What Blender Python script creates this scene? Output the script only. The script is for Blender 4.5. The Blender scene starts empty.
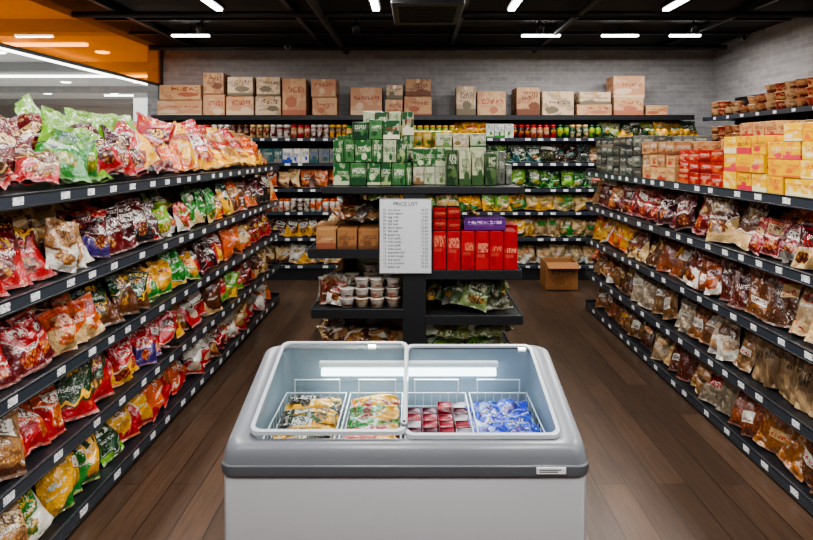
import bpy, math, random
import numpy as np
from mathutils import Matrix, Euler, Vector
random.seed(23); rng=np.random.RandomState(11)
F=600.0; H=1.65; VX=414.0; VY=150.0
def PX(px,d): return (px-VX)*d/F
def PZ(py,d): return H-(py-VY)*d/F
def lin(v):
    v=v/255.0
    return v/12.92 if v<=0.04045 else ((v+0.055)/1.055)**2.4
def C(r,g,b): return (lin(r),lin(g),lin(b))
U=random.uniform
# ---------------------------------------------------------------- node helper
class NT:
    def __init__(s,name):
        s.mat=bpy.data.materials.new(name); s.mat.use_nodes=True
        s.nt=s.mat.node_tree; s.nt.nodes.clear()
        s.out=s.n('ShaderNodeOutputMaterial')
    def n(s,t,**k):
        x=s.nt.nodes.new(t)
        for a,b in k.items(): setattr(x,a,b)
        return x
    def put(s,sock,v):
        if isinstance(v,bpy.types.NodeSocket): s.nt.links.new(v,sock)
        elif v is not None:
            if isinstance(v,(tuple,list)) and len(v)==3 and sock.type=='RGBA': v=(*v,1)
            sock.default_value=v
    def m(s,op,a,b=None,c=None,clamp=False):
        x=s.n('ShaderNodeMath',operation=op,use_clamp=clamp)
        s.put(x.inputs[0],a)
        if b is not None: s.put(x.inputs[1],b)
        if c is not None: s.put(x.inputs[2],c)
        return x.outputs[0]
    def mix(s,f,a,b,bt='MIX'):
        x=s.n('ShaderNodeMix',data_type='RGBA',blend_type=bt)
        s.put(x.inputs[0],f); s.put(x.inputs[6],a); s.put(x.inputs[7],b)
        return x.outputs[2]
    def ss(s,x,lo,hi):
        r=s.n('ShaderNodeMapRange',interpolation_type='SMOOTHSTEP')
        s.put(r.inputs[0],x); s.put(r.inputs[1],lo); s.put(r.inputs[2],hi)
        return r.outputs[0]
    def xyz(s,x,y,z=0.0):
        c=s.n('ShaderNodeCombineXYZ'); s.put(c.inputs[0],x); s.put(c.inputs[1],y); s.put(c.inputs[2],z)
        return c.outputs[0]
    def noise(s,vec,scale,detail=2.0,rough=0.5):
        x=s.n('ShaderNodeTexNoise'); s.put(x.inputs['Vector'],vec); s.put(x.inputs['Scale'],scale)
        s.put(x.inputs['Detail'],detail); s.put(x.inputs['Roughness'],rough)
        return x.outputs[0]
    def ell(s,u,v,cu,cv,ru,rv):
        a=s.m('DIVIDE',s.m('SUBTRACT',u,cu),ru); b=s.m('DIVIDE',s.m('SUBTRACT',v,cv),rv)
        return s.m('ADD',s.m('MULTIPLY',a,a),s.m('MULTIPLY',b,b))
    def rect(s,u,v,u0,u1,v0,v1):
        a=s.m('MULTIPLY',s.m('GREATER_THAN',u,u0),s.m('LESS_THAN',u,u1))
        b=s.m('MULTIPLY',s.m('GREATER_THAN',v,v0),s.m('LESS_THAN',v,v1))
        return s.m('MULTIPLY',a,b)
    def fr(s,S,k): return s.m('FRACT',s.m('MULTIPLY',S,k))
    def bsdf(s,col,rough=0.5,metal=0.0,bump=None,bs=0.3,bd=0.01,spec=None,em=None,ems=0,coat=0):
        b=s.n('ShaderNodeBsdfPrincipled')
        s.put(b.inputs['Base Color'],col); s.put(b.inputs['Roughness'],rough); s.put(b.inputs['Metallic'],metal)
        if spec is not None: s.put(b.inputs['Specular IOR Level'],spec)
        if coat: s.put(b.inputs['Coat Weight'],coat)
        if em is not None:
            s.put(b.inputs['Emission Color'],em); s.put(b.inputs['Emission Strength'],ems)
        if bump is not None:
            u=s.n('ShaderNodeBump'); s.put(u.inputs['Strength'],bs); s.put(u.inputs['Distance'],bd)
            s.put(u.inputs['Height'],bump); s.nt.links.new(u.outputs[0],b.inputs['Normal'])
        s.nt.links.new(b.outputs[0],s.out.inputs[0]); return b
def plain(name,col,rough=0.5,metal=0.0,em=None,ems=0,var=0.06,scale=8,coat=0):
    t=NT(name); tc=t.n('ShaderNodeTexCoord').outputs['Object']
    nz=t.noise(tc,scale,3)
    f=t.m('MULTIPLY_ADD',nz,2*var,1-var)
    c=t.mix(1.0,(*col,1),t.xyz(f,f,f),'MULTIPLY')
    t.bsdf(c,rough,metal,em=em,ems=ems,coat=coat); return t.mat
def attrs(t):
    def at(n): return t.n('ShaderNodeAttribute',attribute_name=n)
    a=at('ca'); b=at('cb'); c=at('cc'); p=at('puv')
    sp=t.n('ShaderNodeSeparateXYZ'); t.put(sp.inputs[0],p.outputs['Vector'])
    return a.outputs['Color'],b.outputs['Color'],c.outputs['Color'],a.outputs['Alpha'],sp.outputs[0],sp.outputs[1],sp.outputs[2]
def mat_bag(name,clear=False):
    t=NT(name); ca,cb,cc,S,u,v,w=attrs(t)
    s37=t.m('MULTIPLY',S,37.0)
    P=t.xyz(u,v,s37)
    n1=t.noise(P,2.5,1); n2=t.noise(P,9,3)
    r1=t.fr(S,7.3); r2=t.fr(S,13.7); r3=t.fr(S,29.3); r4=t.fr(S,53.9)
    if not clear:
        th=t.m('MULTIPLY_ADD',r2,0.45,0.15)
        slope=t.m('MULTIPLY',t.m('SUBTRACT',u,.5),t.m('MULTIPLY_ADD',r3,1.2,-.6))
        mv=t.m('ADD',t.m('ADD',v,slope),t.m('ADD',t.m('MULTIPLY_ADD',n1,0.6,-0.3),t.m('MULTIPLY',t.m('SINE',t.m('MULTIPLY',u,3.1)),0.12)))
        m1=t.ss(t.m('SUBTRACT',mv,th),0.0,0.03)
        col=t.mix(m1,cb,ca)
        sw=t.m('ABSOLUTE',t.m('SUBTRACT',t.m('SUBTRACT',mv,th),0.07))
        col=t.mix(t.m('LESS_THAN',sw,t.m('MULTIPLY',r4,.03)),col,cc)
        col=t.mix(t.m('MULTIPLY',t.ss(n2,.58,.75),.22),col,cc)
        vo=t.n('ShaderNodeTexVoronoi'); t.put(vo.inputs['Vector'],P); t.put(vo.inputs['Scale'],t.m('MULTIPLY_ADD',r3,10.0,8.0))
        pic=t.mix(t.ss(vo.outputs['Distance'],0.05,0.6),C(205,140,55),t.mix(.5,ca,(*C(80,32,15),1)))
        e=t.m('ADD',t.ell(u,v,t.m('MULTIPLY_ADD',r3,.4,.3),t.m('MULTIPLY_ADD',r1,.12,.2),t.m('MULTIPLY_ADD',r4,.2,.2),0.14),t.m('MULTIPLY_ADD',n2,1.6,-0.8))
        col=t.mix(t.m('MULTIPLY',t.m('LESS_THAN',e,0.85),t.m('GREATER_THAN',r2,0.35)),col,pic)
        cv=t.m('ADD',t.m('MULTIPLY_ADD',r4,.16,.58),t.m('MULTIPLY',slope,-.35)); cu=t.m('MULTIPLY_ADD',r1,.14,.43)
        ru=t.m('MULTIPLY_ADD',r3,.14,.26); rv=t.m('MULTIPLY_ADD',r2,.07,.075)
        eA=t.ell(u,v,cu,cv,ru,rv)
        # square-ish slanted plate for some packs
        du=t.m('ABSOLUTE',t.m('DIVIDE',t.m('SUBTRACT',u,cu),ru)); dv=t.m('ABSOLUTE',t.m('DIVIDE',t.m('SUBTRACT',v,cv),rv))
        eB=t.m('MULTIPLY',t.m('MAXIMUM',du,dv),1.1)
        sq=t.m('GREATER_THAN',r4,.45)
        eC=t.m('ADD',t.m('MULTIPLY',eA,t.m('SUBTRACT',1.0,sq)),t.m('MULTIPLY',eB,sq))
        e2=t.m('ADD',eC,t.m('MULTIPLY_ADD',n2,0.7,-0.35))
        dk=t.mix(0.7,ca,(0.01,0.01,0.02,1))
        noplate=t.m('LESS_THAN',r1,.4)
        plate=t.m('SUBTRACT',1.0,noplate)
        lg=t.m('MULTIPLY',t.m('LESS_THAN',e2,1.0),plate)
        col=t.mix(t.m('MULTIPLY',t.m('MULTIPLY',t.m('LESS_THAN',e2,1.25),0.75),plate),col,dk)
        inv=t.m('GREATER_THAN',r3,0.5)
        col=t.mix(lg,col,t.mix(inv,t.mix(.5,cb,dk),cc))
        Q=t.xyz(t.m('MULTIPLY_ADD',v,6.0,t.m('MULTIPLY',u,t.m('MULTIPLY_ADD',r2,14.0,14.0))),t.m('MULTIPLY',v,t.m('MULTIPLY_ADD',r3,8.0,11.0)),s37)
        let=t.m('GREATER_THAN',t.noise(Q,1.0,0.5),0.51)
        inn=t.m('LESS_THAN',e2,0.75)
        lc=t.mix(t.m('MULTIPLY',plate,t.m('SUBTRACT',1.0,inv)),t.mix(t.m('MULTIPLY',plate,inv),cc,dk),cc)
        col=t.mix(t.m('MULTIPLY',let,inn),col,lc)
        Q2=t.xyz(t.m('MULTIPLY',u,45.0),t.m('MULTIPLY',v,50.0),s37)
        vb=t.m('MULTIPLY_ADD',r1,.15,.36)
        tx=t.m('MULTIPLY',t.m('GREATER_THAN',t.noise(Q2,1.0,0),0.53),t.rect(u,t.m('SUBTRACT',v,vb),0.15,0.75,0.0,0.06))
        col=t.mix(tx,col,(0.7,0.7,0.65,1))
        tx2=t.m('MULTIPLY',t.m('GREATER_THAN',t.noise(Q2,.6,0),0.55),t.rect(u,v,0.1,0.9,0.84,0.92))
        col=t.mix(tx2,col,cc)
        rough=0.22
    else:
        vo=t.n('ShaderNodeTexVoronoi'); t.put(vo.inputs['Vector'],P); t.put(vo.inputs['Scale'],t.m('MULTIPLY_ADD',r3,5.0,5.0))
        col=t.mix(t.ss(vo.outputs['Distance'],0.1,0.6),ca,t.mix(0.65,ca,(0.03,0.015,0.005,1)))
        col=t.mix(t.m('MULTIPLY',t.ss(n1,.4,.6),.5),col,t.mix(.5,ca,(*C(80,50,30),1)))
        col=t.mix(t.m('MULTIPLY',t.m('GREATER_THAN',n2,0.64),0.4),col,(0.55,0.5,0.43,1))
        v0=t.m('MULTIPLY_ADD',r1,0.35,0.25); u0=t.m('MULTIPLY_ADD',r2,.25,.08)
        uu=t.m('SUBTRACT',u,u0); vv=t.m('SUBTRACT',v,v0)
        lab=t.m('MULTIPLY',t.rect(uu,vv,0,0.58,0.0,t.m('MULTIPLY_ADD',r4,.18,.12)),t.m('GREATER_THAN',r3,0.25))
        col=t.mix(lab,col,cb)
        hd=t.m('MULTIPLY',t.m('GREATER_THAN',v,.8),t.m('LESS_THAN',r3,.4))
        col=t.mix(hd,col,cc)
        Q=t.xyz(t.m('MULTIPLY',u,30.0),t.m('MULTIPLY',v,34.0),s37)
        tx=t.m('MULTIPLY',t.m('GREATER_THAN',t.noise(Q,1.0,0.5),0.52),t.m('MULTIPLY',lab,t.rect(uu,vv,0.05,0.53,0.03,0.12)))
        col=t.mix(tx,col,cc)
        rough=0.16
    seal=t.m('GREATER_THAN',t.m('ABSOLUTE',t.m('SUBTRACT',v,0.5)),0.455)
    wl=t.m('MULTIPLY_ADD',t.m('SINE',t.m('MULTIPLY',v,500.0)),0.25,0.5)
    col=t.mix(t.m('MULTIPLY',seal,0.4),col,t.mix(wl,ca,(0.4,0.35,0.3,1)))
    tc=t.n('ShaderNodeTexCoord').outputs['Object']
    bmp=t.m('ADD',t.noise(tc,26,3,0.6),t.m('MULTIPLY',t.noise(tc,9,1),1.2))
    t.bsdf(col,rough,0.0,bump=bmp,bs=0.8,bd=0.02,spec=0.8); return t.mat
def mat_box(name,rough=0.5):
    t=NT(name); ca,cb,cc,S,u,v,w=attrs(t)
    s37=t.m('MULTIPLY',S,37.0)
    P=t.xyz(u,v,s37); n2=t.noise(P,8,2); n3=t.noise(P,3,1)
    s2=t.fr(S,5.7); s3=t.fr(S,13.1); s4=t.fr(S,31.7); s5=t.fr(S,71.3)
    side=t.m('LESS_THAN',w,0.5)
    band=t.m('LESS_THAN',v,t.m('MULTIPLY_ADD',s2,0.5,-.15))
    e=t.m('ADD',t.ell(u,v,t.m('MULTIPLY_ADD',s3,0.5,0.25),t.m('MULTIPLY_ADD',s4,.2,.18),t.m('MULTIPLY_ADD',s5,.2,.1),0.16),t.m('MULTIPLY_ADD',n2,1.2,-0.6))
    bl=t.m('LESS_THAN',e,0.9)
    col=t.mix(t.m('MULTIPLY',t.m('MAXIMUM',band,bl),side),ca,cb)
    col=t.mix(t.m('MULTIPLY',t.m('MULTIPLY',t.m('GREATER_THAN',n3,.56),side),.5),col,cb)
    v0=t.m('MULTIPLY_ADD',s4,.2,.42); vh=t.m('MULTIPLY_ADD',s3,.18,.12)
    vv=t.m('DIVIDE',t.m('SUBTRACT',v,v0),vh)
    Q=t.xyz(t.m('MULTIPLY',u,t.m('MULTIPLY_ADD',s2,12.0,14.0)),t.m('MULTIPLY',vv,2.6),s37)
    cl=t.m('MULTIPLY',u,t.m('MULTIPLY_ADD',s2,5.0,6.0))
    gap=t.m('LESS_THAN',t.m('FRACT',cl),.82)
    lt=t.m('MULTIPLY',t.m('MULTIPLY',t.m('GREATER_THAN',t.noise(Q,1.0,0),.47),gap),t.rect(u,vv,t.m('MULTIPLY_ADD',s5,.2,.08),.92,0.0,1.0))
    col=t.mix(t.m('MULTIPLY',lt,t.m('MULTIPLY_ADD',side,0.55,0.3)),col,cc)
    Q2=t.xyz(t.m('MULTIPLY',u,50.0),t.m('MULTIPLY',v,60.0),s37)
    tx=t.m('MULTIPLY',t.m('GREATER_THAN',t.noise(Q2,1.0,0),0.52),t.rect(u,t.m('SUBTRACT',v,v0),0.1,0.7,-.13,-.04))
    col=t.mix(t.m('MULTIPLY',tx,.7),col,t.mix(0.5,cc,cb))
    t.bsdf(col,rough,0.0,spec=0.4); return t.mat
def mat_emit(name,col,s):
    t=NT(name); e=t.n('ShaderNodeEmission'); t.put(e.inputs[0],(*col,1)); t.put(e.inputs[1],s)
    t.nt.links.new(e.outputs[0],t.out.inputs[0]); return t.mat
def mat_glass(name,tint=(0.93,0.97,0.98),k=1.0,rough=.02):
    t=NT(name); tr=t.n('ShaderNodeBsdfTransparent'); t.put(tr.inputs[0],(*tint,1))
    gl=t.n('ShaderNodeBsdfGlossy'); t.put(gl.inputs['Roughness'],rough)
    fr=t.n('ShaderNodeFresnel'); fr.inputs[0].default_value=1.45
    mx=t.n('ShaderNodeMixShader'); t.put(mx.inputs[0],t.m('MULTIPLY',fr.outputs[0],k,clamp=True))
    t.nt.links.new(tr.outputs[0],mx.inputs[1]); t.nt.links.new(gl.outputs[0],mx.inputs[2])
    t.nt.links.new(mx.outputs[0],t.out.inputs[0]); return t.mat
M={}
M['bag']=mat_bag('foil_bag'); M['clear']=mat_bag('clear_bag',True)
M['box']=mat_box('printed_carton'); M['gbox']=mat_box('printed_plastic',0.28)
M['black']=plain('black_metal',C(24,26,30),0.4)
M['rail']=plain('price_rail',C(50,56,64),0.25)
M['dark']=plain('dark_panel',C(14,14,16),0.6)
M['white']=plain('white_plastic',C(225,228,230),0.4)
M['steel']=plain('grey_steel',C(150,152,155),0.35,0.7)
M['lamp']=mat_emit('led_tube',(1.0,0.98,0.95),16)
M['flamp']=mat_emit('freezer_led',(0.85,0.95,1.0),6)
t=NT('price_tag'); tc=t.n('ShaderNodeTexCoord').outputs['Object']
nz=t.noise(tc,170,0); t.bsdf(t.mix(t.m('GREATER_THAN',nz,0.6),C(225,226,226)+(1,),C(120,120,125)+(1,)),0.45); M['tag']=t.mat
# ---------------------------------------------------------------- batch mesh
class Batch:
    def __init__(s,name,mats,smooth=False):
        s.name=name; s.mats=mats; s.smooth=smooth; s.V=[];s.Fc=[];s.UV=[];s.A=[];s.B=[];s.Cc=[];s.MI=[];s.n=0
    def add(s,V,Fs,UV=None,ca=(.5,.5,.5),cb=(.5,.5,.5),cc=(.5,.5,.5),seed=None,mi=0):
        V=np.asarray(V,float); k=len(V)
        s.V.append(V)
        for f in Fs:
            f=np.asarray(f)+s.n
            s.Fc.extend(f.tolist()); s.MI.extend([mi]*len(f))
        s.UV.append(np.zeros((k,3)) if UV is None else UV)
        sd=random.random() if seed is None else seed
        s.A.append(np.tile([*ca,sd],(k,1))); s.B.append(np.tile([*cb,1],(k,1))); s.Cc.append(np.tile([*cc,1],(k,1)))
        s.n+=k
    def box(s,c,d,R=None,e=0.002,**k):
        V,Fs,UV=boxT(d[0]/2,d[1]/2,d[2]/2,min(e,min(d)*0.25))
        if R is not None: V=V@np.array(R).T
        s.add(V+np.array(c),Fs,UV,**k)
    def bx(s,x0,x1,y0,y1,z0,z1,**k):
        s.box(((x0+x1)/2,(y0+y1)/2,(z0+z1)/2),(abs(x1-x0),abs(y1-y0),abs(z1-z0)),**k)
    def finish(s,parent=None):
        me=bpy.data.meshes.new(s.name); V=np.concatenate(s.V)
        me.from_pydata(V.tolist(),[],s.Fc)
        for m in s.mats: me.materials.append(m)
        me.polygons.foreach_set('material_index',np.array(s.MI,dtype=np.int32))
        me.polygons.foreach_set('use_smooth',np.full(len(s.MI),s.smooth))
        for nm,arr in (('ca',s.A),('cb',s.B),('cc',s.Cc)):
            me.attributes.new(nm,'FLOAT_COLOR','POINT').data.foreach_set('color',np.concatenate(arr).astype(np.float32).ravel())
        me.attributes.new('puv','FLOAT_VECTOR','POINT').data.foreach_set('vector',np.concatenate(s.UV).astype(np.float32).ravel())
        me.update()
        o=bpy.data.objects.new(s.name,me); bpy.context.scene.collection.objects.link(o)
        if parent: o.parent=parent
        return o
def boxT(a,b,c,e):
    h=[a,b,c]; V=[];UV=[];idx={}
    quads=[];tris=[]
    for k in range(3):
        i,j=[q for q in range(3) if q!=k]
        for sg in (-1,1):
            f=[]
            for (si,sj) in ((-1,-1),(1,-1),(1,1),(-1,1)):
                p=[0,0,0]; p[k]=sg*h[k]; p[i]=si*(h[i]-e); p[j]=sj*(h[j]-e)
                sgn=[0,0,0]; sgn[k]=sg; sgn[i]=si; sgn[j]=sj
                idx[(k,tuple(sgn))]=len(V); f.append(len(V)); V.append(p)
                uu=si*0.5+0.5; vv=sj*0.5+0.5
                if k==0: uu=(si*sg)*0.5+0.5
                if k==1: uu=(-si*sg)*0.5+0.5
                UV.append((uu,vv,1.0 if k==2 else 0.0))
            if (sg<0)!=(k==1): f=f[::-1]
            quads.append(f)
    for i in range(3):
        j,k=[q for q in range(3) if q!=i]
        for sj in (-1,1):
            for sk in (-1,1):
                def sg(si):
                    q=[0,0,0]; q[i]=si;q[j]=sj;q[k]=sk; return tuple(q)
                f=[idx[(j,sg(-1))],idx[(j,sg(1))],idx[(k,sg(1))],idx[(k,sg(-1))]]
                quads.append(f)
    for sx in (-1,1):
        for sy in (-1,1):
            for sz in (-1,1): tris.append([idx[(q,(sx,sy,sz))] for q in range(3)])
    return np.array(V,float),[np.array(quads),np.array(tris)],np.array(UV,float)
def gridF(nu,nv,off=0,flip=False):
    q=[]
    for j in range(nv-1):
        for i in range(nu-1):
            a=j*nu+i+off; f=[a,a+1,a+nu+1,a+nu]
            q.append(f[::-1] if flip else f)
    return np.array(q)
NU,NV=13,17
def bagT(seed,puff=1.0):
    r=np.random.RandomState(seed)
    u,v=np.meshgrid(np.linspace(0,1,NU),np.linspace(0,1,NV)); u=u.ravel(); v=v.ravel()
    vv=np.clip((v-0.055)/0.89,0,1)
    a=np.clip(1-np.abs(2*u-1)**2.6,0,1)**0.6
    b=np.clip(np.sin(np.pi*vv**0.85),0,1)**0.5
    th=0.5*a*b*puff
    ph=r.uniform(0,6.28,12)
    bend=0.14*np.sin(2.5*u+ph[0])*np.sin(2*v+ph[1])+0.07*np.sin(6*v+ph[2])+0.05*np.sin(11*u+ph[3])*(1-b)
    cr=a*(0.16*np.sin(u*17+ph[4]+3*v)*np.exp(-(1-v)/0.2)+0.15*np.sin(u*14+ph[5]-4*v)*np.exp(-v/0.18)+0.08*np.sin(8*u+6*v+ph[6])+0.07*np.sin(-7*u+10*v+ph[7])+.05*np.sin(13*v+9*u+ph[8])+.04*np.sin(15*u-8*v+ph[9]))
    x=(u-0.5)*(1-0.13*b*puff)+0.03*np.sin(5*v+ph[3])
    y=v+0.03*np.sin(4*u+ph[2])
    V1=np.stack([x,y,th+bend+cr],1); V2=np.stack([x,y,-th*0.8+bend-cr*0.6],1)
    uv=np.stack([u,v,0*u],1); uv2=np.stack([1-u,v,0*u],1)
    return np.concatenate([V1,V2]),[gridF(NU,NV),gridF(NU,NV,NU*NV,True)],np.concatenate([uv,uv2])
BT=[bagT(i,U(0.7,1.05)) for i in range(24)]
def Rm(ax,a): return np.array(Matrix.Rotation(a,3,ax))
FACE={'+x':np.array([[0,0,1],[1,0,0],[0,1,0]],float),'-x':np.array([[0,0,-1],[-1,0,0],[0,1,0]],float),'-y':np.array([[1,0,0],[0,0,-1],[0,1,0]],float),
 'up':np.array([[1,0,0],[0,1,0],[0,0,1]],float)}
def bag(b,p,w,h,t,face='+x',lean=0.2,yaw=0,roll=0,pal=None,mi=0):
    V,Fs,UV=random.choice(BT)
    V=V*np.array([w,h,t])
    L=Rm('Y',yaw)@Rm('X',-lean)@Rm('Z',roll)
    W=V@L.T@FACE[face].T+np.array(p)
    zmin=W[:,2].min()
    if zmin<p[2]: W[:,2]+=p[2]-zmin
    b.add(W,Fs,UV,*pal,mi=mi)
def latheT(prof,n=18,rep=2):
    V=[];UV=[];q=[]
    L=len(prof); zs=[p[1] for p in prof]; z0,z1=min(zs),max(zs)
    for i in range(n+1):
        a=2*math.pi*i/n
        for (r,z) in prof:
            V.append((r*math.cos(a),r*math.sin(a),z)); UV.append(((i/n*rep)%1.0 if i<n else 1.0,(z-z0)/max(z1-z0,1e-6),0))
    for i in range(n):
        for j in range(L-1): q.append([i*L+j,(i+1)*L+j,(i+1)*L+j+1,i*L+j+1])
    return np.array(V),[np.array(q)],np.array(UV)
def lathe(b,p,prof,n=18,R=None,**k):
    V,Fs,UV=latheT(prof,n)
    if R is not None: V=V@R.T
    b.add(V+np.array(p),Fs,UV,**k)
def cup(b,p,r,h,pal):
    lathe(b,p,[(0,0),(r*.72,0),(r*.97,h*.93)],16,ca=pal[0],cb=pal[1],cc=pal[2])
    lathe(b,p,[(r*.97,h*.92),(r*1.05,h*.92),(r*1.05,h*.97),(r*.98,h),(0,h)],16,ca=pal[2],cb=pal[0],cc=pal[1])
def jar(b,p,r,h,pal):
    lathe(b,p,[(0,0),(r,0.0),(r,h*.72),(r*.8,h*.8)],14,ca=pal[0],cb=pal[1],cc=pal[2])
    lathe(b,p,[(r*.8,h*.8),(r*.85,h*.8),(r*.85,h),(0,h)],14,ca=pal[1],cb=pal[1],cc=pal[1])
def empty(name,loc=(0,0,0)):
    o=bpy.data.objects.new(name,None); bpy.context.scene.collection.objects.link(o); o.location=loc; return o
def simple(name,mat,boxes,parent=None,e=0.002):
    b=Batch(name,[mat] if not isinstance(mat,list) else mat)
    for q in boxes:
        b.bx(*q[:6],e=e,mi=q[6] if len(q)>6 else 0)
    return b.finish(parent)
# ---------------------------------------------------------------- palettes
red=C(158,14,20); dred=C(88,10,16); mar=C(56,15,22); grn=C(32,112,34); dgrn=C(16,56,28); yel=C(218,158,22); org=C(195,78,16)
wht=C(198,194,184); crm=C(190,158,108); kraft=C(150,110,70); brn=C(82,44,23); pur=C(48,28,94); blu=C(24,62,150); pnk=C(195,70,90); blk=C(18,16,16); tan=C(165,125,78); teal=C(20,72,74); lgr=C(98,148,30)
gry=C(105,103,98)
P_red=[(red,org,yel),(red,dred,wht),(dred,red,yel),(red,yel,wht),(mar,red,wht),(dred,mar,crm)]
P_grn=[(grn,lgr,wht),(lgr,grn,pur),(grn,wht,pur),(dgrn,grn,yel)]
P_yel=[(yel,red,wht),(crm,org,red),(yel,org,red),(wht,red,org),(crm,red,brn)]
P_dark=[(mar,pur,wht),(dred,blk,wht),(pur,red,wht),(brn,red,crm),(dgrn,yel,wht),(blk,dred,yel)]
P_kr=[(crm,brn,dred),(wht,red,brn),(kraft,crm,brn),(crm,org,wht),(kraft,brn,wht)]
P_or=[(org,red,wht),(org,yel,red),(red,org,wht),(brn,org,yel)]
P_brn=[(brn,org,wht),(org,brn,crm),(crm,brn,red),(brn,crm,dred),(kraft,dred,crm)]
# ---------------------------------------------------------------- shelving
def tags(b,x,ys,z,face,mi=2):
    for y in ys:
        if face=='+x': b.box((x+0.002,y,z),(0.003,U(.05,.062),0.03),R=None,e=0.0005,mi=mi)
        elif face=='-x': b.box((x-0.002,y,z),(0.003,U(.05,.062),0.03),e=0.0005,mi=mi)
        else: b.box((y,x-0.002,z),(U(.05,.07),0.003,0.03),e=0.0005,mi=mi)
def gondola(xf,dr,y0,y1,levels,depth,name):
    b=Batch(name,[M['black'],M['rail'],M['tag'],M['dark']])
    face='+x' if dr>0 else '-x'
    xb=xf-dr*depth; xc=xb-dr*0.06; xo=xc-dr*depth
    def BX(xa,xb_,*r,**k): b.bx(min(xa,xb_),max(xa,xb_),*r,**k)
    BX(xb,xc,y0,y1,0.0,levels[0]-.02,mi=3)
    for i,z in enumerate(levels):
        base=(i==len(levels)-1)
        if i==0: BX(xf-dr*.012,xo+dr*.012,y0,y1,z-0.03,z)
        else:
            BX(xf-dr*.012,xb,y0,y1,z-0.025,z); BX(xc,xo,y0,y1,z-0.025,z)
        BX(xf,xf-dr*.012,y0,y1,z-0.045,z+0.008,mi=1)
        BX(xf+dr*.006,xf-dr*.001,y0,y1,z-0.049,z-0.041,mi=0)
        BX(xf+dr*.004,xf-dr*.001,y0,y1,z+0.002,z+0.008,mi=0)
        ys=[];y=y0+0.1
        while y<y1-0.1: ys.append(y); y+=random.choice([.17,.2,.24,.3])
        tags(b,xf,ys,z-0.019,face)
        if base:
            BX(xf-dr*.02,xb,y0,y1,0.0,z-0.03,mi=3)
        else:
            y=y0
            while y<y1:
                BX(xf-dr*.10,xb,y,y+.012,z-0.07,z-0.026,mi=0); y+=.9
    for yy in (y1,y0-0.03):
        BX(xb+dr*.03,xc-dr*.03,yy,yy+.03,0,levels[0]+.0,mi=0)
    for z in levels: BX(xf-dr*.0,xb,y1,y1+.012,z-.05,z+.03,mi=0)
    BX(xf-dr*.02,xo+dr*.02,y1+.012,y1+.024,0,levels[-1]+.03,mi=0)
    return b.finish()
LZ=[1.48,1.105,.755,.415,.075]; RZ=[1.425,1.08,.735,.385,.06]
LX=-1.46; RX=1.79
gondola(LX,1,0.9,6.5,LZ,.44,'gondola_shelving')
gondola(RX,-1,0.9,6.25,RZ,.44,'gondola_shelving')
def pick(zones,y):
    for e,p in zones:
        if y<e: return p
    return zones[-1][1]
def fillrow(b,xf,dr,y0,y1,z,zones,w=(.14,.235),h=(.21,.3),lean=(.15,.6),maxh=.30,extra=True):
    face='+x' if dr>0 else '-x'
    yb=-.25 if dr>0 else .25
    for L in range(3):
        y=y0+U(0,.1)
        left=0
        while y<y1:
            if left<=0:
                P=pick(zones,y+U(-.08,.08)); pal=random.choice(P[0]); left=random.choice([1,1,2,2,3]); cl=random.random()<P[1]
                ww0=U(*w); hh0=min(ww0*U(1.2,1.5),h[1],maxh); hh0=max(hh0,h[0]*.9); rl=U(-.1,.1); sd=random.random()
            left-=1
            ww=ww0*U(.96,1.04); hh=hh0
            if L<2:
                bag(b,(xf-dr*(0.07+0.13*L+U(-.02,.025)),y+ww/2,z+0.004+(.012*L)),ww,hh,U(.06,.095),face,U(*lean),yb+U(-.35,.35),rl+U(-.2,.2),pal,mi=1 if cl else 0)
                y+=ww*U(.66,.9)
            else:
                if extra: bag(b,(xf-dr*(0.16+U(-.02,.04)),y+ww/2,z+0.13),ww*.9,.17,.06,face,U(.6,1.1),yb+U(-.5,.5),U(-.5,.5),pal,mi=1 if cl else 0)
                y+=ww*U(.9,1.8)
b=Batch('chip_bags',[M['bag'],M['clear']],True)
fillrow(b,LX,1,1.0,6.3,LZ[1],[(2.15,(P_red,0)),(2.62,([(crm,kraft,brn),(wht,crm,mar),(kraft,wht,brn)],0)),(3.15,([(mar,dred,wht),(dred,pur,wht),(red,mar,crm),(mar,pur,crm)],0)),(3.5,(P_dark+P_red,0)),(4.1,([(lgr,wht,red),(red,wht,lgr),(dred,grn,wht),(grn,crm,wht)],0)),(9,(P_dark[1:]+P_red+P_brn+P_yel[1:3],0))])
fillrow(b,LX,1,1.0,6.3,LZ[2],[(2.3,(P_red+P_or,0)),(2.7,([(crm,red,org),(org,crm,red),(red,yel,wht)],0)),(3.3,([(brn,org,yel),(org,brn,yel),(red,org,crm),(dgrn,brn,yel),(mar,brn,org)],0)),(3.8,([(lgr,yel,wht),(yel,grn,red),(grn,yel,wht),(brn,red,crm)],0)),(4.3,(P_red+P_grn,0)),(9,(P_red+P_brn+P_kr,0))])
fillrow(b,LX,1,1.0,6.3,LZ[3],[(2.2,(P_kr,0)),(2.5,([(crm,org,red),(kraft,brn,wht),(org,red,wht)],0)),(2.85,([(grn,red,yel),(mar,grn,wht),(dgrn,red,yel)],0)),(3.7,([(red,yel,wht),(red,blk,wht),(dred,red,wht),(red,pur,wht)],0)),(4.5,(P_brn+P_or+P_kr,0)),(5.0,([(lgr,yel,wht),(red,lgr,wht)],0)),(9,(P_kr+P_brn+P_red,0))])
fillrow(b,LX,1,1.0,6.3,LZ[4],[(2.35,(P_brn+[(dred,brn,crm),(kraft,red,wht)],0)),(2.8,([(grn,wht,yel),(lgr,brn,red),(dgrn,lgr,wht),(yel,grn,wht)],0)),(3.2,(P_yel+[(brn,crm,wht),(blk,brn,crm)],0)),(3.9,([(red,dred,wht),(red,wht,dred),(org,red,wht)],0)),(4.6,(P_kr+P_red+P_grn[:2],0)),(9,(P_brn+P_yel+P_kr,0))],h=(.2,.26))
b.finish()
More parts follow.
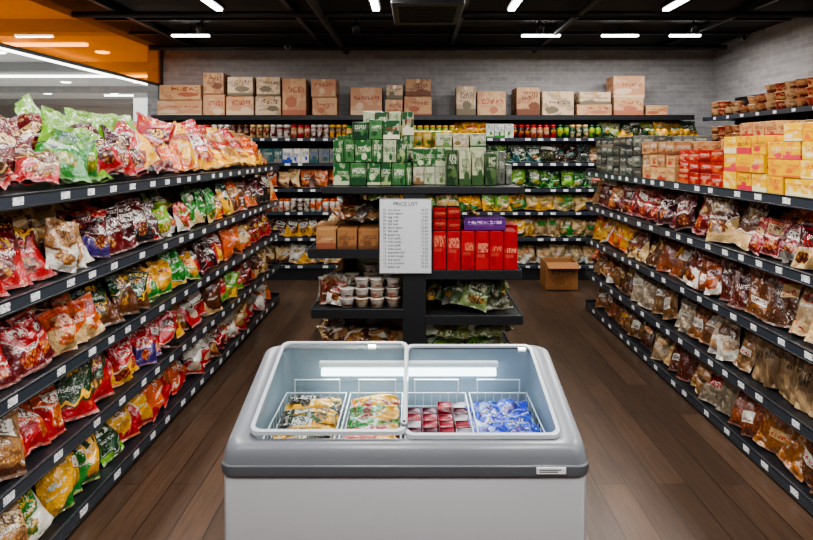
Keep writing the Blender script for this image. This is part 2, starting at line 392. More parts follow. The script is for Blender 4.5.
b=Batch('chip_bags',[M['bag'],M['clear']],True)
zt=[(2.42,P_dark[3:4]+[(mar,kraft,crm),(dred,brn,crm)]),(3.05,[(lgr,grn,wht),(lgr,grn,pur),(grn,lgr,wht),(lgr,pur,wht)]),(3.7,[(red,dred,wht),(dred,red,crm),(mar,red,crm),(dred,red,yel),(red,mar,yel),(red,yel,wht)]),(4.2,[(brn,org,crm),(org,dred,yel),(red,brn,crm)]),(9,[(crm,red,yel),(yel,red,wht),(red,yel,wht),(yel,org,red),(kraft,yel,red),(org,yel,brn),(brn,yel,red)])]
for L in range(6):
    y=1.0+U(0,.1); left=0
    X=LX-0.12-0.13*L
    while y<6.3:
        if left<=0: pal=random.choice(pick(zt,y*1.65/abs(X))); left=random.choice([1,1,2,3]); ww=U(.17,.29)
        hh=min(ww*1.35,.35)
        left-=1
        bag(b,(X,y+ww/2,LZ[0]+0.004+[0,.02,.04,.05,.04,.02][L]+U(0,.02)),ww,hh,U(.08,.12),'+x',U(.3,1.0),-.35+U(-.5,.5),U(-.45,.45),pal)
        y+=ww*U(.62,.85)
b.finish()
# right gondola
b=Batch('snack_bags',[M['bag'],M['clear']],True)
Rr=[(dred,mar,wht),(C(140,24,32),dred,crm),(C(118,34,36),crm,wht),(mar,crm,red),(C(110,22,32),gry,wht),(C(150,40,44),dred,wht),(red,org,wht),(red,dred,yel)]
Cb=[(C(135,80,42),wht,brn),(C(160,118,74),wht,red),(C(90,52,32),crm,dred),(C(165,138,100),red,wht),(C(145,92,48),yel,brn),(C(150,70,30),wht,dred)]
Cd=[(C(55,36,26),gry,blk),(C(98,66,44),C(140,130,115),blk),(C(78,40,25),crm,red),(C(100,30,24),wht,blk)]
Cw=[(C(175,160,138),wht,brn),(C(185,176,160),C(70,90,140),wht),(C(165,140,105),crm,red),(C(135,96,58),wht,brn),(C(150,140,120),red,wht)]
fillrow(b,RX,-1,1.0,6.1,RZ[1],[(2.9,(Rr+P_brn[:3],.15)),(5,(Rr+[(brn,crm,wht),(dred,brn,yel)],.05)),(9,(Rr+P_brn,.2))],h=(.22,.29))
fillrow(b,RX,-1,1.0,6.1,RZ[2],[(2.9,(Cw+Cd+P_brn[:2],.6)),(3.6,(Cd+Cb+Rr[:3]+Cw[:2],.6)),(4.6,(Cb+Cd+P_brn,.4)),(5.1,(Rr+Cb,.3)),(9,([(yel,org,red),(crm,yel,red),(C(185,138,46),wht,red)],.3))],h=(.2,.28))
fillrow(b,RX,-1,3.35,6.1,RZ[3],[(3.0,(Cw,.9)),(4.2,(Cb+Cw+Rr[:2],.6)),(5.0,(Cd+Cw+P_or,.6)),(9,(Cb+P_brn,.6))],h=(.2,.28))
fillrow(b,RX,-1,1.0,2.6,RZ[3],[(9,(Cw+Cb,.8))],h=(.22,.28))
fillrow(b,RX,-1,1.0,6.1,RZ[4],[(2.9,([(C(160,82,34),wht,brn),(C(175,105,42),crm,red),(C(115,62,28),wht,red)],.9)),(3.6,(Cw+Cb+P_or[:1],.8)),(9,(Cw+Cb+Cd+P_kr,.6))],h=(.2,.26))
b.finish()
b=Batch('kraft_pouches',[M['box']],True)
for L in range(2):
    y=2.62
    while y<3.3:
        bag(b,(RX+.09+.14*L,y+.06,RZ[3]+.004),.115,.26,.06,'-x',U(.05,.15),.2+U(-.15,.15),U(-.05,.05),((C(105,82,58),C(150,125,92),blk)))
        y+=.118
b.finish()
def stack(b,x0,y0,z0,nx,ny,nz,dx,dy,dz,pals,jit=.006,mi=0,drop=0.0,e=.002):
    for k in range(nz):
        for i in range(nx):
            for j in range(ny):
                if k==nz-1 and random.random()<drop: continue
                p=random.choice(pals)
                b.box((x0+dx*(i+.5)+U(-jit,jit),y0+dy*(j+.5)+U(-jit,jit),z0+dz*(k+.5)+.0005*k),(dx*.97,dy*.97,dz*.985),R=Rm('Z',U(-.03,.03)),e=e,ca=p[0],cb=p[1],cc=p[2],mi=mi)
zt=RZ[0]+.001
b=Batch('yellow_snack_cartons',[M['gbox']])
Y2=C(215,165,16)
yp=[(Y2,C(195,60,80),C(225,212,180)),(Y2,C(205,100,50),C(190,40,70)),(C(218,172,30),C(220,208,160),C(195,50,42)),(Y2,C(190,50,70),C(80,34,25))]
stack(b,1.83,2.3,zt,4,6,4,.125,.135,.088,yp,drop=.15); stack(b,1.83,3.13,zt,4,3,3,.125,.14,.1,yp,drop=.3)
stack(b,1.83,1.3,zt,4,7,3,.13,.14,.09,yp); b.finish()
b=Batch('red_snack_cartons',[M['gbox']])
rp=[(C(155,22,18),C(190,130,90),wht),(C(140,18,18),C(190,80,28),C(220,200,160)),(C(165,34,20),C(110,16,16),wht)]
stack(b,1.84,3.58,zt,2,4,3,.15,.15,.075,rp); b.finish()
b=Batch('kraft_snack_cartons',[M['box']])
kp=[(C(172,130,84),C(190,158,112),C(120,42,26)),(C(158,116,75),C(110,65,40),wht),(C(182,143,95),C(155,50,34),C(82,44,28)),(C(140,100,65),C(185,172,148),C(55,36,26))]
stack(b,2.16,3.58,zt,4,5,4,.13,.13,.1,kp,drop=.35); stack(b,1.84,4.24,zt,4,4,3,.13,.15,.095,kp,drop=.4); b.finish()
b=Batch('dark_snack_cartons',[M['box']])
dp=[(C(28,28,30),C(90,85,72),wht),(C(65,65,60),C(36,36,36),C(165,155,125)),(C(100,100,90),C(45,62,52),wht),(C(28,45,45),C(115,105,88),wht)]
stack(b,1.84,4.88,zt,5,7,4,.11,.17,.085,dp,drop=.4); b.finish()
# ---------------------------------------------------------------- back wall shelving
BY=7.6
b=Batch('shelving_unit',[M['black'],M['rail'],M['tag'],M['dark']])
BZ=[2.09,1.80,1.485,1.156,.864,.535,.19]
b.bx(-3.33,3.55,BY+.45,BY+.47,0,2.07,mi=3)
for i,z in enumerate(BZ):
    b.bx(-3.33,3.55,BY,BY+.45,z-.03 if i else z-.05,z,mi=0)
    b.bx(-3.33,3.55,BY-.012,BY,z-.04 if i else z-.06,z+.004,mi=0 if i==0 else 1)
    if i: tags(b,BY-.012,[x for x in np.arange(-3.2,3.5,.16) if random.random()<.85],z-.018,'b')
b.bx(-3.33,3.55,BY+.01,BY+.45,0,.15,mi=3)
for x in np.arange(-3.33,3.6,.98): b.bx(x,x+.03,BY+.42,BY+.45,0,2.05,mi=0)
b.finish()
b=Batch('cardboard_cartons',[M['box'],plain('packing_tape',C(185,150,100),.25)])
lst=[(157,202,96,111),(159,201,81,96),(203,225,90,111),(203,224,69,90),(226,254,92,111),(227,253,73,92),(255,281,92,111),(256,280,73,92),(282,306,74,111),(312,337,93,111),(311,336,75,93),(350,382,83,111),(385,403,95,111),(386,403,81,95),(404,432,92,111),(405,431,75,92),
(456,476,83,112),(477,506,88,112),(516,540,84,112),(542,574,88,112),(577,612,101,112),(579,611,88,101),(613,645,72,94),(614,644,94,112),(646,668,102,112)]
kc=[(C(180,142,105),C(150,85,62),C(125,48,35)),(C(170,132,98),C(105,62,42),C(95,45,32)),(C(185,150,115),C(160,100,75),C(145,58,40)),(C(190,165,138),C(105,95,75),C(75,55,45)),(C(178,132,100),C(195,170,142),C(135,40,32))]
d=BY+.04
for (x0,x1,y0,y1) in lst:
    zb=2.091+max(0,(111.5-y1))*d/F; zt_=zb+(y1-y0)*d/F
    if y1>=111: zb=2.091; zt_=zb+(y1-y0)*d/F
    X0,X1=PX(x0,d),PX(x1,d); p=random.choice(kc); dp_=U(.28,.36)
    b.box(((X0+X1)/2,d+dp_/2,(zb+zt_)/2),(X1-X0-.008,dp_,zt_-zb-.002),e=.003,ca=p[0],cb=p[1],cc=p[2],R=Rm('Z',U(-.02,.02)))
    b.box(((X0+X1)/2,d-.0065,zt_-.03),(.05,.002,.05),e=.0004,mi=1)
b.finish()
gb=Batch('packaged_goods',[M['bag'],M['clear']],True)
gx=Batch('boxed_goods',[M['box']]); gj=Batch('jarred_goods',[M['gbox']],True)
def brow(z,x0,x1,kind,pals,h):
    x=PX(x0,BY); X1=PX(x1,BY)
    while x<X1:
        p=random.choice(pals); n=random.choice([2,3,3]) if kind!='bag' else random.choice([1,2])
        for q in range(n):
            if x>=X1: break
            if kind=='bag':
                w=U(.15,.22); bag(gb,(x+w/2,BY+.09,z+.003),w,min(h*U(.8,1.05),h),.09,'-y',U(.1,.4),U(-.3,.3),U(-.15,.15),p,mi=int(random.random()<.2))
                bag(gb,(x+w/2+.03,BY+.22,z+.003),w,h,.09,'-y',U(.1,.2),U(-.3,.3),U(-.1,.1),p)
            elif kind=='box':
                w=U(.09,.15)
                gx.box((x+w/2,BY+.12,z+h*.45+.002),(w*.95,.2,h*.9),ca=p[0],cb=p[1],cc=p[2]); 
            else:
                w=U(.075,.09)
                for r in range(3): jar(gj,(x+w/2,BY+.06+r*.1,z+.002),w*.45,h*.85,p)
            x+=w*(.85 if kind=='bag' else 1.0)
J=[(brn,crm,red),(dred,wht,wht),(C(150,110,70),red,wht),(blk,red,yel),(crm,grn,dgrn),(C(50,24,16),yel,crm),(mar,brn,crm)]
G=[(dgrn,teal,wht),(teal,blk,wht),(C(24,50,42),dgrn,lgr),(blk,teal,gry)]
brow(BZ[1],152,345,'jar',J,.2); brow(BZ[1],345,450,'jar',[(yel,grn,wht),(lgr,yel,red)],.19)
brow(BZ[1],452,484,'bag',[(yel,yel,org)],.2); brow(BZ[1],486,510,'box',[(wht,grn,blu)],.2); brow(BZ[1],512,556,'jar',J[2:4],.2); brow(BZ[1],558,600,'jar',[(dgrn,crm,wht),(lgr,dgrn,yel)],.2); brow(BZ[1],600,690,'bag',[(yel,grn,wht),(dgrn,yel,wht),(C(130,140,50),dgrn,wht)],.22)
Lb=[([(wht,blu,teal),(teal,gry,wht),(gry,teal,blu),(blk,wht,teal)],'box',.2),([(org,brn,crm),(brn,org,wht),(yel,brn,wht),(crm,brn,red)],'bag',.24),([(org,wht,brn),(wht,org,red),(brn,wht,wht)],'jar',.19),([(brn,yel,wht),(C(170,130,75),wht,red),(gry,brn,wht)],'bag',.24),([(crm,brn,wht),(wht,yel,brn)],'bag',.24)]
Rb=[(G,'bag',.24),([(dgrn,grn,lgr),(lgr,dgrn,wht),(grn,dgrn,wht)],'bag',.23),([(yel,grn,red),(lgr,yel,wht),(grn,crm,yel),(crm,yel,grn)],'bag',.22),([(crm,grn,brn),(crm,brn,grn),(yel,dgrn,wht)],'bag',.24),([(crm,wht,brn),(C(170,150,110),wht,org)],'bag',.24)]
for i in range(5):
    z=BZ[i+2]; p,k,h=Lb[i]; brow(z,160,345,k,p,h); p,k,h=Rb[i]; brow(z,500,590,k,p,h); brow(z,590,690,'bag',P_brn,h*.9); brow(z,350,500,'bag',Rb[i][0],h)
gb.finish(); gx.finish(); gj.finish()
d=7.05
b=Batch('cardboard_box',[M['box'],M['dark']])
kk=(C(150,102,60),C(130,84,48),C(75,48,30))
X0,X1=PX(546,d),PX(578,d)
b.bx(X0,X1,d,d+.012,.001,.33,ca=kk[0],cb=kk[1],cc=kk[2]); b.bx(X0,X1,d+.32,d+.332,.001,.33,ca=kk[0],cb=kk[0],cc=kk[0])
b.bx(X0,X0+.01,d+.012,d+.32,.001,.33,ca=kk[0],cb=kk[0],cc=kk[0]); b.bx(X1-.01,X1,d+.012,d+.32,.001,.33,ca=kk[0],cb=kk[0],cc=kk[0])
b.bx(X0,X1,d,d+.33,.001,.01,ca=kk[0],cb=kk[0],cc=kk[0])
b.box(((X0+X1)/2,d-.05,.30),(X1-X0-.01,.12,.006),R=Rm('X',.45),ca=kk[0],cb=kk[0],cc=kk[0],e=.001)
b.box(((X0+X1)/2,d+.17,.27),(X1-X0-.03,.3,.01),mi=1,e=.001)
b.finish()
# ---------------------------------------------------------------- right wall shelf
b=Batch('shelving_unit',[M['black'],M['rail'],M['tag'],M['dark']])
WX=4.04; SX=3.62
for z in (2.05,1.75,1.4,1.05,.7,.35,.1):
    b.bx(SX,WX-.03,3.8,BY-.1,z-.035,z); b.bx(SX-.012,SX,3.8,BY-.1,z-.045,z+.005,mi=1)
    tags(b,SX-.012,list(np.arange(3.9,BY-.2,.3)),z-.02,'-x')
b.bx(WX-.03,WX-.01,3.8,BY-.1,0,2.3,mi=3)
b.finish()
b=Batch('noodle_bowls',[M['gbox']],True)
bp=[(C(175,130,88),C(130,48,30),C(200,172,140)),(C(180,145,108),C(100,50,32),C(185,150,110)),(C(135,40,30),C(190,150,100),C(195,165,130)),(C(165,120,80),C(75,40,32),C(175,50,32))]
y=3.9
while y<BY-.25:
    for L in range(2):
        p=random.choice(bp); n=random.choice([2,3,3]) if y<6.4 else random.choice([2,2,1])
        for k in range(n): cup(b,(SX+.08+.17*L,y,2.053+k*.09),.075,.088,p)
    p=random.choice(bp)
    for k in range(2): cup(b,(SX+.08,y,1.753+k*.09),.075,.088,p)
    y+=.163
b.finish()
# ---------------------------------------------------------------- centre gondola
b=Batch('gondola_shelving',[M['black'],M['rail'],M['tag'],M['dark']])
Y0=4.0; Y1=6.1
b.bx(-.61,.73,Y0,Y1,1.365,1.40); b.bx(-.615,.735,Y0-.012,Y0,1.36,1.405,mi=0)
b.bx(-.067,.073,Y0+.01,Y1,0,1.365,mi=3)
b.bx(-.075,.081,Y0-.004,Y0+.01,0,1.36,mi=0)
for (x0,x1,zz) in ((-.70,-.067,.983),(-.68,-.067,.583),(.073,.71,.843),(.073,.72,.54),(-.68,-.067,.2),(.073,.71,.2)):
    b.bx(x0,x1,Y0,Y1,zz-.05,zz,mi=0)
    b.bx(x0,x1,Y0-.01,Y0,zz-.055,zz+.008,mi=0)
    xs=x0-.01 if x0<-.1 else x1
    b.bx(xs,xs+.01,Y0,Y1,zz-.05,zz+.01,mi=1)
    for y in np.arange(Y0+.1,Y1,.3): b.box((xs-.002 if x0<-.1 else xs+.012,y,zz-.02),(.003,.06,.034),mi=2,e=.0005)
b.bx(-.66,.69,Y0+.02,Y1,0,.15,mi=3)
b.finish()
sg=empty('notice_sign')
d=3.975
sx0,sx1=PX(380,d),PX(431,d); sz1,sz0=PZ(199.5,d),PZ(273,d)
simple('frame',M['steel'],[(sx0-.006,sx1+.006,d,d+.012,sz0-.006,sz1+.006)],sg)
simple('paper',plain('paper',C(190,194,200),.5),[(sx0,sx1,d-.003,d-.0002,sz0,sz1)],sg,e=.0003)
ink=plain('ink',C(28,30,38),.6)
def text(s,x,z,size,al='LEFT'):
    cu=bpy.data.curves.new('line','FONT'); cu.body=s; cu.size=size; cu.align_x=al; cu.materials.append(ink)
    o=bpy.data.objects.new('text_line',cu); bpy.context.scene.collection.objects.link(o)
    o.location=(x,d-.0045,z); o.rotation_euler=(math.pi/2,0,0); o.parent=sg
text('PRICE LIST',(sx0+sx1)/2,sz1-.04,.035,'CENTER')
words=['rice crackers','noodle soup','green tea','seaweed roll','milk candy','corn puffs','dried mango','soy sauce','fish balls','egg rolls','black beans','sesame oil']
z=sz1-.075
for i in range(17):
    text('%02d  %s'%(i+1,random.choice(words)),sx0+.02,z,.021); text('%d.%d0'%(random.randint(3,28),random.randint(0,9)),sx1-.02,z,.021,'RIGHT'); z-=.0235
ztop=1.4015
def cb(b,x0,x1,y0,y1,d,dep,pal,mi=0,zb=None):
    z0=PZ(y1,d) if zb is None else zb; z1=z0+(y1-y0)*d/F
    b.box(((PX(x0,d)+PX(x1,d))/2,d+dep/2,(z0+z1)/2),(PX(x1,d)-PX(x0,d)-.003,dep,z1-z0-.002),e=.0025,ca=pal[0],cb=pal[1],cc=pal[2],mi=mi)
    return z1
gp=[(C(32,85,42),C(175,182,150),C(200,200,172)),(C(24,68,36),C(140,155,105),C(205,205,188)),(C(20,56,32),C(190,188,165),C(165,172,80)),(C(60,105,58),C(26,64,34),C(210,210,192)),(C(160,168,138),C(30,78,38),C(26,60,34)),(C(18,48,30),C(50,105,50),wht),(C(26,72,38),C(196,192,170),C(150,40,32)),(C(22,55,50),C(150,160,130),wht)]
b=Batch('green_tea_cartons',[M['gbox']])
d=4.2
hts=(23,23,22)
for k,hh in enumerate(hts):
    x=333 if k<2 else 352
    while x<411-(12 if k==2 else 0):
        w=random.choice([11,14,17])
        if x+w>412: w=412-x
        if w<6: break
        z=ztop+sum(hts[:k])*d/F+.0005*k
        cb(b,x,x+w-.5,0,hh-(U(0,5) if k==2 else .4),d+U(0,.02),.16,random.choice(gp),zb=z); x+=w
d=4.45
for i in range(6):
    z=ztop
    for k in range(3 if i>1 else 2): z=cb(b,337+i*13,349+i*13,0,24,d,.14,random.choice(gp),zb=z)
b.finish()
b=Batch('white_food_cartons',[M['gbox']])
d=4.3; wp=[(C(172,172,152),C(95,122,66),C(46,70,38)),(C(178,172,152),C(118,90,56),C(64,54,38)),(C(158,162,134),C(45,86,45),wht)]
for i,x in enumerate((413,424,435)):
    z=ztop
    for k in range(2): z=cb(b,x,x+11,0,18,d,.15,random.choice(wp+gp[:1]),zb=z)
for x0,x1,h in ((446,458,36),(459,471,37),(472,484,34),(485,497,32)):
    cb(b,x0,x1,0,h,4.2,.12,random.choice([(C(28,52,28),C(72,95,55),C(185,190,165)),(C(165,168,138),C(50,76,42),C(36,58,36))]),zb=ztop)
for x0,x1 in ((436,452),(453,469),(470,486)):
    z=cb(b,x0,x1,0,35.5,4.55,.2,random.choice(wp),zb=ztop)
    cb(b,x0,x1,0,14,4.55,.2,random.choice(wp),zb=z+.0005)
for x0,x1,h in ((498,505,33),(506,512,20)): cb(b,x0,x1,0,h,4.35,.2,(C(100,105,95),C(55,64,55),wht),zb=ztop)
b.finish()
b=Batch('noodle_cups',[M['gbox']],True)
for i in range(5):
    for j in range(3):
        for k in range(3): cup(b,(PX(408+i*9.6,4.75),4.8+j*.12,ztop+k*.135),.046,.13,random.choice([(yel,grn,C(200,205,160)),(lgr,org,wht),(C(205,165,65),C(50,105,50),wht)]))
b.finish()
b=Batch('snack_bags',[M['bag'],M['clear']],True)
for i in range(16):
    bag(b,(U(-.5,.6),U(5.2,5.8),ztop),.2,.26,.12,'-y',U(.1,.4),U(-.3,.3),U(-.2,.2),random.choice(P_yel+P_grn))
b.finish()
b=Batch('bakery_packs',[M['clear'],M['bag']],True)
for i in range(26):
    bag(b,(U(-.53,-.18),U(4.08,4.5),1.135+.0022*i),.18,.16,.06,'-y',U(.9,1.4),U(-.3,.3),U(-.7,.7),random.choice([(C(160,115,68),wht,red),(C(120,85,52),crm,brn),(gry,wht,grn),(C(150,90,50),yel,red)]),mi=int(i%3==0))
b.finish()
b=Batch('bread_cartons',[M['box']])
for (x0,x1) in ((316,336),(337,357),(358,379)):
    for yy in (4.03,4.25): 
        cb(b,x0,x1,0,20,yy,.2,random.choice([(C(140,95,55),C(100,62,35),C(70,42,28)),(C(155,112,70),C(130,72,48),C(195,172,135))]),zb=.9845)
b.finish()
b=Batch('food_tubs',[M['gbox'],M['white']],True)
for (px,n,dd) in ((347,2,4.08),(362,3,4.09),(377,3,4.08),(393,3,4.1),(352,3,4.25),(371,4,4.26),(389,4,4.25),(330,2,4.25)):
    for k in range(n):
        X=PX(px,dd); c=random.choice([(C(185,178,165),C(165,95,60),C(200,196,188)),(C(195,192,185),C(125,62,40),C(188,185,182)),(C(160,130,92),C(195,182,165),C(200,196,190))])
        cup(b,(X,dd,.585+k*.066),.05,.062,c)
b.finish()
b=Batch('snack_bags',[M['bag'],M['clear']],True)
for i in range(10): bag(b,(U(-.62,-.5),U(4.07,4.3),.59),.13,.17,.07,'-y',U(.1,.5),U(-.3,.3),U(-.3,.3),random.choice([(C(160,120,80),wht,red),(wht,red,brn),(brn,wht,red)]),mi=i%2)
for y in np.arange(4.5,6.0,.16):
    for zz in (.59,.99,.205):
        bag(b,(-.58,y,zz),.18,.25,.1,'-x',.2,0,0,random.choice(P_brn+P_kr))
    for zz in (.85,.545,.205):
        bag(b,(.6,y,zz),.18,.22,.1,'+x',.2,0,0,random.choice(P_grn+P_yel))
for i in range(14): bag(b,(U(-.52,-.2),U(4.08,4.3),.205+.008*i),.2,.2,.07,'-y',U(.7,1.2),0,U(-.6,.6),random.choice(P_kr))
b.finish()
b=Batch('red_gift_boxes',[M['gbox']])
rg=[(C(160,22,30),C(140,18,26),C(205,130,95)),(C(150,20,28),C(165,30,35),C(215,150,120))]
for i in range(6):
    cb(b,432.5+i*14.3,446.3+i*14.3,0,39,4.02,.2,rg[i%2],zb=.8445)
    cb(b,432.5+i*14.3,446.3+i*14.3,0,39,4.25,.2,rg[0],zb=.8445)
for i,x in enumerate((433,447)):
    z=.8445+39*4.02/F+.001
    for k in range(2): z=cb(b,x,x+13.5,0,11.5,4.04,.16,(C(140,22,26),C(95,18,22),C(190,120,85)),zb=z)
b.finish()
b=Batch('purple_gift_box',[M['gbox']])
cb(b,464,506,0,12.5,4.05,.22,(C(72,30,98),C(88,40,110),C(195,175,205)),zb=.8445+39*4.02/F+.001); b.finish()
b=Batch('vegetable_bags',[M['bag'],M['clear']],True)
vg=[(C(66,88,48),C(120,140,85),C(180,185,155)),(C(45,68,38),gry,dgrn),(C(110,125,75),C(160,165,140),dgrn),(C(90,108,60),yel,dgrn),(C(130,138,110),C(60,85,45),wht)]
for i in range(18): bag(b,(.19+.4*((i*5)%9)/8,4.42-.02*i,.545+.005*(18-i)),.2,.2,.08,'-y',U(.35,.8),U(-.35,.35),U(-.35,.35),random.choice(vg),mi=1 if i%4==0 else 0)
for i in range(12): bag(b,(U(.2,.56),4.4-.025*i,.205+.012*(12-i)),.26,.24,.09,'-y',U(.6,1.15),U(-.4,.4),U(-.4,.4),random.choice(vg+[(C(160,175,150),lgr,dgrn)]),mi=1 if i%3 else 0)
for i in range(5): bag(b,(.17+.1*i,4.08+U(0,.04),.36+U(0,.01)),.26,.18,.1,'-y',1.0,U(-.2,.2),U(-.3,.3),(C(130,150,85),C(190,200,170),dgrn),mi=i%2)
b.finish()
# ---------------------------------------------------------------- freezer
fz=empty('chest_freezer')
def surf(y): return .765+(y-1.83)*.248
def rr(x0,x1,y0,y1,r,n=6,sub=5):
    P=[]
    cs=[(x1-r,y0+r,-90),(x1-r,y1-r,0),(x0+r,y1-r,90),(x0+r,y0+r,180)]
    for cx,cy,a0 in cs:
        for i in range(n+1):
            a=math.radians(a0+90*i/n); P.append((cx+r*math.cos(a),cy+r*math.sin(a)))
    return P
def loft(name,loops,mats,mis,cap0=False,cap1=False,smooth=True,ang=35):
    n=len(loops[0]); V=[p for L in loops for p in L]; Fc=[];mi=[]
    for k in range(len(loops)-1):
        for i in range(n):
            j=(i+1)%n; Fc.append((k*n+i,k*n+j,(k+1)*n+j,(k+1)*n+i)); mi.append(mis[k])
    if cap0: Fc.append(tuple(range(n))[::-1]); mi.append(mis[0])
    if cap1: Fc.append(tuple((len(loops)-1)*n+i for i in range(n))); mi.append(mis[-1])
    me=bpy.data.meshes.new(name); me.from_pydata(V,[],Fc)
    for m in mats: me.materials.append(m)
    me.polygons.foreach_set('material_index',mi)
    me.polygons.foreach_set('use_smooth',[smooth]*len(Fc)); me.update()
    try: me.set_sharp_from_angle(angle=math.radians(ang))
    except Exception: pass
    o=bpy.data.objects.new(name,me); bpy.context.scene.collection.objects.link(o); o.parent=fz; return o
def lp(x0,x1,y0,y1,r,zf): return [(x,y,zf(x,y)) for x,y in rr(x0,x1,y0,y1,r)]
K=lambda c:(lambda x,y:c)
S_=lambda c:(lambda x,y:surf(y)+c)
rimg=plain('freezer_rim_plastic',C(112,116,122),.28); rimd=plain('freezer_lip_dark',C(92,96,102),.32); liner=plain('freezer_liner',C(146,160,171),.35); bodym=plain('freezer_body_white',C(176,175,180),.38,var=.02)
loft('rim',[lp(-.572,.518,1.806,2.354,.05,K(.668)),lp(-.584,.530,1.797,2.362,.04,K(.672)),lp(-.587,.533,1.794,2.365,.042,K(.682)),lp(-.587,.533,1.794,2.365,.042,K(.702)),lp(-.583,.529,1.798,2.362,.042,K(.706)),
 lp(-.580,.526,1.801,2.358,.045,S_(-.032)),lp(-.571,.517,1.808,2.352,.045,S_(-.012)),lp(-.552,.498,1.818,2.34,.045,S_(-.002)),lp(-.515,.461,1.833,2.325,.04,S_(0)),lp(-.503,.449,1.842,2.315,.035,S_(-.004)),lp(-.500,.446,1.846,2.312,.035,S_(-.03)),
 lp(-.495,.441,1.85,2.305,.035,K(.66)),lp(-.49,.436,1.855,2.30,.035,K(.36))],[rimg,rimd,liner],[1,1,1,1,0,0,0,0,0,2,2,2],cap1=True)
loft('body',[lp(-.570,.516,1.81,2.345,.02,K(.07)),lp(-.578,.524,1.806,2.352,.025,K(.08)),lp(-.578,.524,1.806,2.352,.025,K(.655)),lp(-.570,.516,1.812,2.346,.025,K(.668))],[bodym],[0,0,0],cap0=True)
simple('plinth',M['dark'],[(-.53,.476,1.85,2.31,0.0,.075)],fz)
glass=mat_glass('lid_glass',(.88,.94,.95),1.8)
lidf=plain('lid_frame_grey',C(168,173,179),.25)
for nm,x0,x1,dz in (('lid_left',-.508,-.022,.014),('lid_right',-.034,.454,.003)):
    o=.013; y0,y1=1.831,2.322; r=.03
    A=lp(x0,x1,y0,y1,r,S_(dz)); B=lp(x0+.002,x1-.002,y0+.002,y1-.002,r,S_(dz+.010)); Cc=lp(x0+o,x1-o,y0+o,y1-o,r*.9,S_(dz+.010)); D=lp(x0+o+.001,x1-o-.001,y0+o+.001,y1-o-.001,r*.9,S_(dz+.002))
    loft(nm+'_frame',[A,B,Cc,D],[lidf],[0,0,0])
    G=lp(x0+o-.002,x1-o+.002,y0+o-.002,y1-o+.002,r*.9,S_(dz+.006))
    n=len(G); me=bpy.data.meshes.new(nm+'_glass'); me.from_pydata(G,[],[tuple(range(n))]); me.materials.append(glass); me.update()
    ob=bpy.data.objects.new(nm+'_glass',me); bpy.context.scene.collection.objects.link(ob); ob.parent=fz
b=Batch('lid_lock',[M['steel'],M['dark']],True)
lathe(b,(-.030,1.865,surf(1.865)+.024),[(0,-.012),(.011,-.012),(.011,.004),(.008,.008),(0,.008)],16)
lathe(b,(-.030,1.865,surf(1.865)+.0325),[(0,0),(.004,0),(.004,.003),(0,.003)],12,mi=1)
b.finish(fz)
b=Batch('rating_label',[M['white'],ink]); X=PX(551,1.795)
b.bx(X-.044,X+.044,1.790,1.7945,.6825,.7015,e=.0005); 
for i in range(2): b.bx(X-.036,X+.02+.01*i,1.789,1.7902,.688+.006*i,.6905+.006*i,mi=1,e=.0002)
b.finish(fz)
simple('led_lamp',[M['white'],M['flamp']],[(-.36,.32,2.27,2.298,.825,.845,0),(-.35,.31,2.262,2.285,.797,.823,1)],fz)
b=Batch('wire_baskets',[M['white']])
w=.0035
XS=[-.485,-.245,-.035,.20,.43]; yb0,yb1,zb0,zb1=1.872,2.255,.585,.735
for i in range(4):
    x0,x1=XS[i]+.006,XS[i+1]-.006
    for z in (zb1,zb1-.05,zb0):
        for (a,c,e_,f) in ((x0,x1,yb0,yb0+w),(x0,x1,yb1-w,yb1),(x0,x0+w,yb0,yb1),(x1-w,x1,yb0,yb1)): b.bx(a,c,e_,f,z,z+w*1.3,e=.0005)
    n=7
    for k in range(n+1):
        x=x0+(x1-x0-w)*k/n
        b.bx(x,x+w*.7,yb0,yb0+w*.7,zb0,zb1,e=.0004); b.bx(x,x+w*.7,yb1-w*.7,yb1,zb0,zb1,e=.0004); b.bx(x,x+w*.7,yb0,yb1,zb0,zb0+w*.7,e=.0004)
    for k in range(10):
        y=yb0+(yb1-yb0-w)*k/9
        b.bx(x0,x0+w*.7,y,y+w*.7,zb0,zb1,e=.0004); b.bx(x1-w*.7,x1,y,y+w*.7,zb0,zb1,e=.0004)
    for q in (x0+.03,x1-.03):
        b.bx(q,q+w,yb1-.004,yb1,zb1,zb1+.05,e=.0004)
    b.bx(x0+.03,x1-.03+w,yb1-.004,yb1,zb1+.05,zb1+.054,e=.0004)
b.finish(fz)
b=Batch('frozen_food_packs',[M['bag'],M['clear'],M['gbox']],True)
def fl(x0,x1,pals,w,h,nc,nr,zt,along='y',loose=.12):
    for c in range(nc):
        for i in range(nr):
            for k in range(3):
                if along=='x':
                    y=1.885+w*.5+(2.235-w-1.885)*(i/(nr-1)); x=x0+h+(x1-x0-h)*.5
                    r=math.pi/2
                else:
                    x=x0+(x1-x0)*(c+.5)/nc+U(-.006,.006); y=1.885+(2.235-h-1.885)*(i/(nr-1)); r=0
                bag(b,(x,y,.60+zt*k+.0025*i),w,h,.038,'up',U(-.2,.0),U(-.12,.12),r+U(-loose,loose),random.choice(pals))
fl(XS[0]+.015,XS[1]-.015,[(C(195,140,10),blk,wht),(C(40,34,22),yel,wht),(C(50,80,24),yel,blk),(yel,dgrn,blk)],.06,.19,1,9,.042,'x',.18)
fl(XS[1]+.012,XS[2]-.015,[(red,yel,wht),(grn,lgr,wht),(org,yel,red),(yel,red,grn),(grn,yel,red)],.06,.17,1,9,.042,'x',.2)
fl(XS[3]+.025,XS[4]-.025,[(C(10,36,165),C(20,80,205),wht),(C(14,60,180),C(8,20,105),wht),(C(10,30,130),C(14,60,190),C(120,170,220))],.105,.13,2,6,.042,'y',.4)
